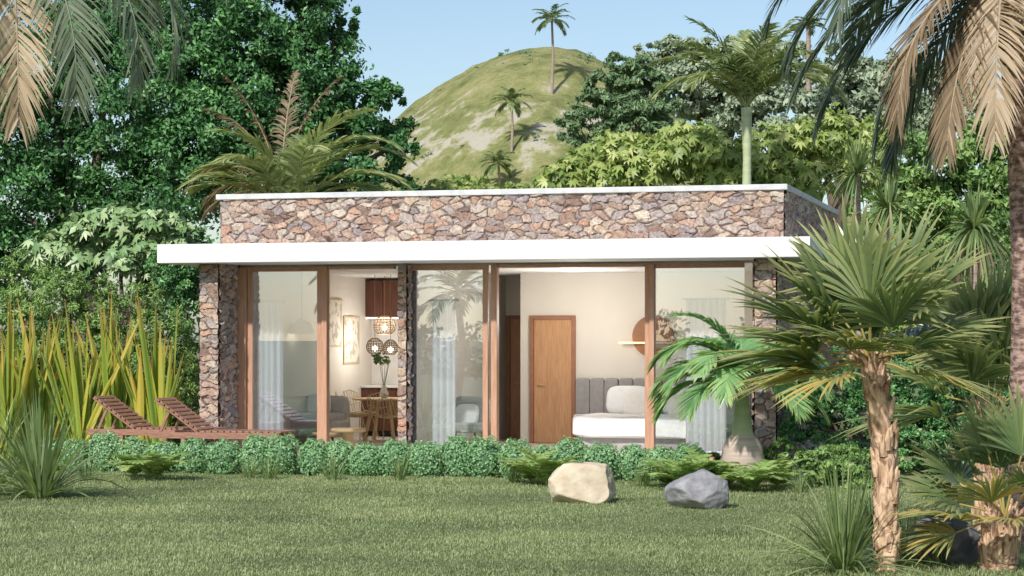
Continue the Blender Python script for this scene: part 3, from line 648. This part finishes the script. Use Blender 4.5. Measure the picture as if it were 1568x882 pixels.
tree('feathery_shrub',[(25,425,25,38),(70,460,55,50),(25,500,50,60),(60,560,70,60),(20,620,60,60),(110,450,30,40)],36.3,34000,.08,M_MID,6,50,.05,nclump=70,aspect=.28,up=1,lo=.15,clumpr=.25)
tree('feathery_shrub',[(170,435,24,38),(140,475,45,40),(200,485,55,50),(230,455,22,40),(150,560,80,70),(240,550,60,80),(260,630,55,60),(160,640,80,60)],36.3,38000,.08,M_MID,7,180,.05,nclump=70,aspect=.28,up=1,lo=.1,clumpr=.25)
tree('shrub',[(285,440,30,40),(285,540,30,60),(285,620,30,70),(270,410,40,30)],37.5,16000,.08,M_DARK,8,285,.05,nclump=50,aspect=.4,lo=.2)
tree('papaya_leaf_tree',[(860,280,45,30),(900,250,40,28),(950,235,50,32),(1000,250,60,38),(1060,225,60,42),(1110,255,60,42),(940,275,60,32)],46,2000,.22,M_LIGHT,9,980,.12,nclump=22,clumpr=.4,aspect=.42,star=1150)
tree('papaya_leaf_tree',[(1180,230,50,42),(1230,225,50,42),(1280,215,50,42),(1330,235,55,55),(1210,275,70,36),(1160,275,60,36)],47,2000,.22,M_LIGHT,10,1230,.12,nclump=22,clumpr=.4,aspect=.42,star=1050)
tree('shrub',[(700,285,45,18),(740,300,40,14),(660,300,30,16),(800,296,50,14)],48,1200,.16,M_LIGHT,12,700,.06,nclump=20,clumpr=.4,star=260)
tree('conifer_tree',[(960,100,36,20),(935,130,38,26),(980,130,40,32),(925,168,45,32),(980,180,50,40),(890,200,36,26),(1010,165,30,50)],85,30000,.25,M_CONI,13,960,.25,nclump=45,aspect=.35,clumpr=.22,gz=0)
tree('distant_tree',[(1010,90,45,26),(1060,78,50,24),(1110,92,60,32),(1060,130,80,50),(1150,85,50,32),(1200,105,50,40),(1140,150,90,60)],112,42000,.32,M_GREY,14,1090,.4,nclump=70,clumpr=.2)
tree('distant_tree',[(1240,130,50,35),(1290,110,50,40),(1250,185,70,50),(1310,170,60,60),(1370,150,70,70),(1440,170,80,70)],105,32000,.34,M_GREY,15,1280,.4,nclump=70,clumpr=.2)
tree('broadleaf_tree',[(1370,310,70,60),(1440,260,80,70),(1530,250,80,80),(1480,330,80,60),(1550,350,60,60),(1400,360,60,50)],54,30000,.17,M_MID,16,1470,.2,nclump=40)
tree('shrub',[(1470,420,60,45),(1545,440,60,60),(1400,430,50,50),(1330,450,60,60),(1480,500,80,60),(1390,520,70,60),(1560,540,60,70)],38,40000,.09,M_MID,17,1450,.08,nclump=40,lo=.1)
tree('shrub',[(1240,600,40,50),(1290,590,55,50),(1215,645,32,40),(1265,655,55,45),(1340,640,60,60),(1400,600,60,60),(1410,680,70,50),(1500,640,80,80)],30.5,60000,.05,M_DARK,18,1290,.05,nclump=60,lo=.15,aspect=.6,clumpr=.22)
E=[]
r2=np.random.default_rng(99)
for i in range(30):
    x=-36+i*2.5+r2.normal(0,.4);tall=x<-2
    E.append((x,60+r2.normal(0,3),3.0 if tall else r2.uniform(1.2,2.6),2.8,2.5,4.2 if tall else 2.4))
b=B();leafcloud(b,E,60000,.22,0,seed=3,nclump=30);b.build('background_trees',[M_DARK])
# ---------------------------------------------------------------- palms
def palm(name,trunk,rad,nf,L,els,droops,ll,mats,w=.04,n=46,lg=.3,azs=None,tmat=None,brown=0,seed=0,vee=.2,sides=10,lh=None,rings=True,tone=.5):
    global rng
    rng=np.random.default_rng(seed)
    b=B();tr=np.array(trunk,float)
    m=40;q=np.linspace(0,len(tr)-1,m);P=np.stack([np.interp(q,range(len(tr)),tr[:,i]) for i in range(3)],1);rr=np.interp(q,range(len(tr)),rad)
    if rings: rr=rr*(1+.05*(np.arange(m)%2))
    tube(b,P,rr,sides,1)
    top=tr[-1]
    for i in range(nf):
        az=(azs[i] if azs is not None else i*2.399+rng.normal(0,.2))
        f=i/max(1,nf-1); el=els[0]+(els[1]-els[0])*f+rng.normal(0,.06);dr=droops[0]+(droops[1]-droops[0])*f+rng.normal(0,.1)
        frond(b,top,az,el,L*rng.uniform(.85,1.1),dr,ll,n,w,lg,0 if i>=brown else 2,vee,rw=max(.02,L*.010),tone=tone+rng.normal(0,.12))
    return b.build(name,mats)
def wp(px,py,d): return (X(px,d),d,Z(py,d))
b=B();rng=np.random.default_rng(21)
base=wp(445,310,41)
tube(b,[(base[0],41,0),(base[0],41,base[2]-.3)],[.16,.12],10,1)
base=np.array(base)+[0,0,-.3]
for az,el,L,dr,m,tn in [(3.0,1.2,2.3,1.7,0,.9),(2.9,1.42,2.0,2.0,0,.9),(-.1,1.25,3.0,1.9,0,1),(-.25,1.4,2.9,1.9,0,1),(-.2,.95,2.6,1.6,0,1),(3.4,.95,2.3,1.5,0,.9),(-1.2,1.25,2.5,1.6,0,.9),(4.1,1.15,2.3,1.5,0,.9),(.3,.8,2.3,1.4,0,.8),(2.9,.8,2.2,1.2,0,.9),(-.5,1.5,2.9,1.5,0,1),(3.5,1.5,2.4,1.5,0,1),(1.5,1.3,2.2,.9,0,.5)]:
    frond(b,base,az,el,L,dr,.70,44,.075,.25,m,.15,rw=.025,tone=tn)
b.build('palm_tree',[M_PALM,GREYTR,M_BROWN])
b=B();base=wp(430,300,42.6);tube(b,[(base[0],42.6,0),(base[0],42.6,base[2])],[.18,.13],10,1)
for az,el,L,dr in [(1.2,1.5,2.6,.4),(.1,1.42,2.7,.7),(3.0,1.3,2.4,1.0),(3.4,1.4,2.6,.6),(2.9,.6,1.7,1.5),(3.2,.3,1.6,1.2),(3.0,.9,2.0,1.6)]:
    frond(b,base,az,el,L,dr,.55,40,.05,.5,0,.1,rw=.025,tone=.2)
b.build('palm_tree',[M_BROWN,GREYTR])
palm('palm_tree',[wp(1143,330,43.5),wp(1144,240,43.5),wp(1143,165,43.5)],[.10,.085,.11],18,2.1,(1.5,.85),(1.0,1.9),.6,[M_PALM,GREENTR,M_BROWN],w=.06,n=44,lg=.35,seed=5,azs=[0.1,3.1,1.5,-1.3,.5,2.6,-.4,3.6,-1,4.3,.2,3.0,-.7,3.9,-.1,3.3,0,3.14],tone=.75)
def hillpt(px,py):
    for d in np.arange(180,420,.5):
        if Z(py,d)<=hillH(X(px,d),d)*HS-1.0: return d
    return 300
for (px,py0,py1,cw,sd) in [(845,140,30,27,1),(783,236,155,27,2),(763,300,250,26,3)]:
    d=hillpt(px,py0);s=d/F;Lf=cw*s*1.25
    palm('distant_palm_tree',[wp(px,py0+8,d),wp(px+2,(py0+py1)/2,d),wp(px,py1,d)],[.22,.18,.16],18,Lf,(1.3,-.2),(1.2,1.1),Lf*.3,[M_PALM,GREYTR,M_BROWN],w=.16,n=22,lg=.4,seed=sd,rings=False,sides=6,tone=.45)
palm('distant_palm_tree',[wp(1238,140,100),wp(1238,40,100)],[.12,.1],14,.9,(1.2,.1),(1.3,1.1),.35,[M_PALM,GREYTR,M_BROWN],w=.09,n=20,seed=9,rings=False,tone=.5)
# upper left near palm
d=9.;q=9/16.;b=B();rng=np.random.default_rng(31)
ct=np.array(wp(10,-140,d));
tube(b,[(ct[0]-.7,d+.1,0),(ct[0]-.6,d+.1,1.5),(ct[0]-.3,d,2.9),tuple(ct)],[.12,.10,.09,.07],12,1)
for az,el,L,dr,m,tn,tw in [(0.15,.1,2.0,2.0,0,.9,.3),(-.35,-.2,1.95,1.6,0,.9,.3),(.1,.65,2.2,2.3,0,.9,0),(-.8,-.5,1.9,1.2,0,.9,.3),(-1.2,-.9,1.8,.75,2,.8,.4),(3.4,-.6,1.9,1.1,2,.7,0),(3.8,.2,1.9,1.4,2,.6,0),(-2.3,-.7,1.9,1.0,2,.6,.3),(1.6,.8,1.9,1,0,.5,0),(2.5,.8,1.9,1,0,.5,0),(.9,.3,1.8,1.6,0,.5,0),(-1.9,-.2,2.0,1.6,0,.6,0)]:
    frond(b,ct,az,el,L*q,dr,.42*q,64,.026*q,.25,m,.05,rw=.014*q,tone=tn,twist=tw)
b.build('palm_tree',[M_PALMD,GREYTR,M_BROWN])
# upper right near palm
d=20.;b=B();rng=np.random.default_rng(32)
ct=np.array(wp(1540,-60,d))
tube(b,[(ct[0]+.25,d,0),(ct[0]+.25,d,2.5),(ct[0]+.17,d,4.),tuple(ct)],[.24,.19,.17,.15],16,3)
for az,el,L,dr,m,tn,tw in [(3.05,.55,2.7,1.9,0,.4,.2),(3.3,.2,2.6,1.5,0,.35,.3),(2.8,.9,2.8,2.0,0,.45,0),(3.3,-.05,2.6,1.2,0,.35,.3),(3.2,-.25,2.5,1.1,0,.3,.3),(3.4,-.5,2.3,1.0,0,.3,.4),(3.7,-.3,2.2,1.3,2,.3,.2),(4.4,-.6,2.1,1.0,2,.8,.5),(3.9,-.8,2.1,.7,2,.3,.3),(5.2,-.6,2.0,1.0,2,.7,.3),(3.6,.5,2.5,2.1,0,.4,0),(3.1,.3,2.6,1.8,0,.3,0),(0.2,.4,2.4,1.5,0,.4,0),(1.4,.6,2.4,1.5,0,.4,0),(5.8,.2,2.3,1.5,0,.4,0),(2.2,.3,2.4,1.4,0,.4,0),(3.0,-.8,2.2,.6,0,.4,.4),(2.5,-.6,2.2,.9,0,.4,.2),(3.5,-1.0,2.0,.4,0,.3,.2),(3.15,.9,2.7,2.2,0,.45,0)]:
    frond(b,ct,az,el,L,dr,.52,72,.034,.25,m,.05,rw=.02,tone=tn,twist=tw)
b.build('palm_tree',[M_PALMD,GREYTR,M_BROWN,REDTR])
# bottle palm
d=28.6;b=B();rng=np.random.default_rng(41);bx=X(1137,d)
lathe(b,(bx,d,.05),[(.29,-.1),(.30,.1),(.29,.22),(.30,.25),(.27,.36),(.275,.39),(.245,.47),(.20,.54),(.14,.6)],24,1)
tube(b,[(bx,d,.62),(bx-.01,d,.9),(bx,d,1.35)],[.15,.11,.075],12,2)
top=np.array([bx,d,1.32])
for i,(az,el,L,dr) in enumerate([(3.1,.75,1.35,1.9),(3.0,1.15,1.5,2.2),(3.6,.8,1.3,1.9),(3.9,.3,1.2,1.4),(0.0,.8,1.3,1.9),(.2,1.2,1.35,2.2),(-.5,.7,1.3,1.8),(-.9,.3,1.15,1.4),(-1.3,1.1,1.3,2.2),(-1.9,.7,1.2,1.9),(4.1,1.0,1.25,1.9),(1.5,1.2,1.3,1.6),(2.3,1.2,1.3,1.7),(3.3,1.45,1.4,1.5),(0.6,1.1,1.3,1.7),(3.2,.3,1.3,1.5),(-.1,.2,1.2,1.3),(2.8,.5,1.3,1.6),(3.4,1.3,1.4,2.3)]):
    frond(b,top,az,el,L,dr,.46,50,.058,.25,0,.15,rw=.02,tone=.2+rng.random()*.65,a0=15,a1=70)
b.build('bottle_palm',[M_BOT,pmat('bottle_trunk',(.6,.51,.43),(.42,.33,.27),rough=.9,scale=3,stretch=(.5,.5,9),bump=.6),GREENTR])
# foreground fan palms
def fanpalm(name,px0,d,ztop,leaves,rt,seed,lean=0,R0=.62):
    global rng
    rng=np.random.default_rng(seed);b=B();x=X(px0,d)
    m=34;zz=np.linspace(-.05,ztop,m);xx=x+lean*(zz/ztop)+.05*np.sin(zz*1.8);rr=rt*(1+.10*np.sin(np.arange(m)*2.2)+.08*rng.normal(size=m)*.6)*np.linspace(1.08,.95,m)
    tube(b,np.stack([xx,np.full(m,d),zz],1),rr,16,1)
    for i in range(80):
        z=rng.uniform(.05,ztop);a=rng.uniform(0,2*np.pi);q=np.array([x+lean*z/ztop+.05*math.sin(z*1.8)+rt*.85*math.cos(a),d+rt*.85*math.sin(a),z])
        o=np.array([math.cos(a)*.22,math.sin(a)*.22,1]);
        tube(b,[q,q+o*.09,q+o*.17+np.array([math.cos(a),math.sin(a),0])*.01],[.038,.03,.008],6,1)
    top=np.array([xx[-1],d,ztop])
    for i in range(22):
        a=rng.uniform(0,2*np.pi);tube(b,[top+[0,0,-.12],top+[.10*math.cos(a),.10*math.sin(a),.0],top+[.2*math.cos(a),.2*math.sin(a),rng.uniform(.02,.16)]],[.032,.026,.012],6,1)
    for az,el,Lp,Rr,tn in leaves:
        dd=(math.cos(az)*math.cos(el),math.sin(az)*math.cos(el),math.sin(el))
        fanleaf(b,top,dd,Lp,Rr*R0,26,rng.uniform(70,98),0,.22,tn)
    b.build(name,[M_FAN,TAN])
lv=[(3.1,.25,.45,1,.6),(3.4,.75,.5,1.05,.5),(2.8,1.0,.55,1,.4),(.1,.35,.4,.95,.5),(-.2,.8,.55,1.1,.4),(.5,1.15,.6,1.1,.4),(-1.2,.75,.45,.85,.6),(-1.8,.3,.35,.7,.7),(4.1,.3,.40,.8,.6),(4.5,1.1,.5,1.0,.6),(1.6,.6,.5,1,.3),(1.6,1.3,.6,1,.4),(2.3,.4,.5,1,.3),(.8,.3,.5,1,.4),(3.0,-.2,.45,.85,.9),(3.7,-.3,.35,.7,.95),(-.6,-.2,.4,.75,.8),(5.4,.25,.4,.8,.5),(2.6,-.1,.45,.8,.7),(3.2,.5,.5,1.1,.4),(3.5,1.25,.6,1.1,.5),(3.0,.05,.5,1.0,.6)]
fanpalm('fan_palm',1358,17.6,Z(552,17.6),lv,.085,51,lean=-.13,R0=.93)
lv2=[(3.1,.4,.4,1,.5),(3.3,1.0,.5,1,.5),(3.6,.1,.45,1,.95),(4.2,.5,.4,.8,.9),(.0,.9,.5,1,.5),(-1.0,.8,.4,.8,.6),(1.5,1.1,.5,1,.4),(2.6,.7,.5,1,.4),(-.5,.3,.4,.9,.7),(4.7,.1,.3,.8,.98),(3.1,-.2,.4,.9,.95),(2.3,1.3,.6,1.1,.5),(5.5,1.3,.6,1.1,.5)]
fanpalm('fan_palm',1528,17.8,Z(795,17.8),lv2,.14,52,lean=.02,R0=.72)
lv3=[(3.1,.9,.5,1,.4),(3.5,1.2,.6,1,.4),(.2,1.1,.5,1,.4),(-1.2,1.0,.5,1,.5),(4.3,1.3,.7,1,.4),(2.6,1.2,.6,1,.4),(1.5,1.3,.6,1,.4),(3.1,.4,.5,1,.6),(4.0,.7,.5,1,.5),(-.5,.6,.5,1,.5),(-1.5,1.4,.8,1.1,.4),(3.2,-.05,.5,1,.7)]
fanpalm('fan_palm',1510,21.5,Z(630,21.5),lv3,.12,53,R0=1.1)
# ---------------------------------------------------------------- dracaenas / yuccas
def pt(px,d,z=0): return (X(px,d),d,z)
rng=np.random.default_rng(61)
b=B()
for px,py,dd,L in [(1312,265,41,1.0),(1360,320,40,.85)]:
    p=wp(px,py,dd);tube(b,[pt(px+8,dd),p],[.08,.06],8,1);yucca(b,p,100,L,.06,0,0,1.9,.35)
b.build('dracaena',[M_YUC,GREYTR])
b=B();p=wp(1492,350,34);tube(b,[pt(1495,34),p],[.09,.07],8,1);yucca(b,p,120,.9,.065,0,0,1.9,.45);yucca(b,p,34,.8,.05,2,1.6,2.6,.5);b.build('dracaena',[M_YUC,GREYTR,M_BROWN])
b=B()
yucca(b,pt(62,25.8),150,1.65,.042,0,.03,1.15,.42,K=6,spreadb=.14);b.build('yucca_plant',[M_YUC])
b=B();yucca(b,pt(-20,26.4),100,1.7,.042,0,.03,1.1,.42,K=6);b.build('yucca_plant',[M_YUC])
b=B();yucca(b,pt(1292,17.6),220,1.2,.021,0,.03,1.25,.45,K=6,spreadb=.1);b.build('yucca_plant',[M_YUC])
b=B();yucca(b,pt(1335,20.5),120,1.0,.018,0,.05,1.2,.5,K=6);b.build('yucca_plant',[M_YUC])
b=B();
for q in range(7):
    yucca(b,pt(rng.uniform(1380,1470),rng.uniform(17.3,20)),50,.6,.013,0,.05,1.1,.5)
b.build('ornamental_grass',[M_YUC])
b=B()
for k,(cp,cd) in enumerate([(8,34.4),(62,34.7),(118,34.3),(180,34.6),(238,34.3)]):
    n=34
    bx=X(cp,cd)+rng.normal(0,.09,n);by=cd+rng.normal(0,.1,n)
    az=np.where(rng.random(n)<.5,0,np.pi)+rng.normal(0,.7,n);le=np.abs(rng.normal(.18,.14,n))
    D=np.stack([np.cos(az)*np.sin(le),np.sin(az)*np.sin(le),np.cos(le)],1);sa=rng.uniform(-1.1,1.1,n)
    S=np.stack([np.cos(sa),np.sin(sa),np.zeros(n)],1)
    prof=np.array([.6,.8,.95,1,.95,.75,.4,.03])
    strips(b,np.stack([bx,by,np.zeros(n)],1),D,S,rng.uniform(1.3,2.85,n),.10*rng.uniform(.6,1.2,n),.06*rng.uniform(0,3,n),7,rng.random(n)**.85,0,cross=3,prof=prof,fold=.4)
b.build('tall_bladed_plant',[M_TALL])
def fern(px,d,L=.5,n=18):
    b=B()
    for i in range(n):
        frond(b,pt(px,d,.02),i*2.399,rng.uniform(.8,1.35),L*rng.uniform(.8,1.15),rng.uniform(1.0,1.6),L*.26,24,.034,.1,0,.05,rw=.005,tone=.3+.6*rng.random(),a0=5,a1=40)
    b.build('fern',[M_FERN])
for px,d,L in [(236,29.0,.66),(205,29.6,.52),(838,27.8,.68),(812,28.4,.55),(1050,27.2,.64),(1022,27.8,.48),(1085,27.7,.6),(1150,26.8,.55),(1110,27.4,.5),(1190,27.5,.55),(880,28.0,.45)]: fern(px,d,L)
for px,d,L in [(382,29.5,.4),(412,29.2,.5),(512,29.0,.52),(613,28.9,.55),(785,28.6,.4),(985,27.7,.42),(1085,27.2,.4),(1225,26.6,.45),(130,29.3,.4)]:
    b=B();yucca(b,pt(px,d),60,L,.013,0,.02,.8,.4,K=5,spreadb=.09);b.build('grass_tuft',[M_YUC])
b=B();E=[ell(1205,695,35,20,28.9),ell(1260,710,50,30,28),ell(1320,720,50,35,27.5),ell(1090,708,26,14,28.9)]
leafcloud(b,E,9000,.07,0,seed=77,nclump=30);b.build('ground_cover',[M_MID])
# planting across the lawn, behind the viewpoint
for i,(x,y,h) in enumerate([(-19.5,2,3.4),(-27,-4,4.2)]):
    palm('palm_tree',[(x,y,0),(x+.2,y,h*.5),(x,y,h)],[.14,.12,.10],15,2.1,(1.3,-.1),(1.3,1.1),.6,[M_PALM,GREYTR,M_BROWN],w=.06,n=30,seed=70+i,tone=.4)
E=[];r2=np.random.default_rng(5)
for i in range(16): E.append((-42+i*4+r2.normal(0,.6),-30+r2.normal(0,3),1.0,3.2,2,r2.uniform(1.3,2.0)))
b=B();leafcloud(b,E,14000,.34,0,seed=13,nclump=20);b.build('background_trees',[M_MID])
# ---------------------------------------------------------------- light, sky, camera
EL=R(38);AZ=R(205)
w=bpy.data.worlds.new('World');scene.world=w;w.use_nodes=True;nt=w.node_tree
bg=nt.nodes['Background'];sk=nt.nodes.new('ShaderNodeTexSky');sk.sky_type='NISHITA';sk.sun_disc=False;sk.sun_elevation=EL;sk.sun_rotation=AZ
sk.air_density=1.0;sk.dust_density=1.0;sk.ozone_density=1.6
nt.links.new(sk.outputs[0],bg.inputs[0]);bg.inputs[1].default_value=.135
l=bpy.data.lights.new('sun','SUN');l.energy=4.7;l.angle=R(2.0);l.color=(1,.955,.895)
so=bpy.data.objects.new('sun',l);scene.collection.objects.link(so)
sd=Vector((math.sin(AZ)*math.cos(EL),math.cos(AZ)*math.cos(EL),math.sin(EL)))
so.rotation_euler=sd.to_track_quat('Z','Y').to_euler()
cam=bpy.data.cameras.new('camera');cam.sensor_width=36;cam.lens=F/1568*36;cam.shift_y=(HY-441)/1568;cam.clip_end=8000;cam.clip_start=.1
co=bpy.data.objects.new('camera',cam);scene.collection.objects.link(co);co.location=(0,0,CZ);co.rotation_euler=(R(90),0,0);scene.camera=co
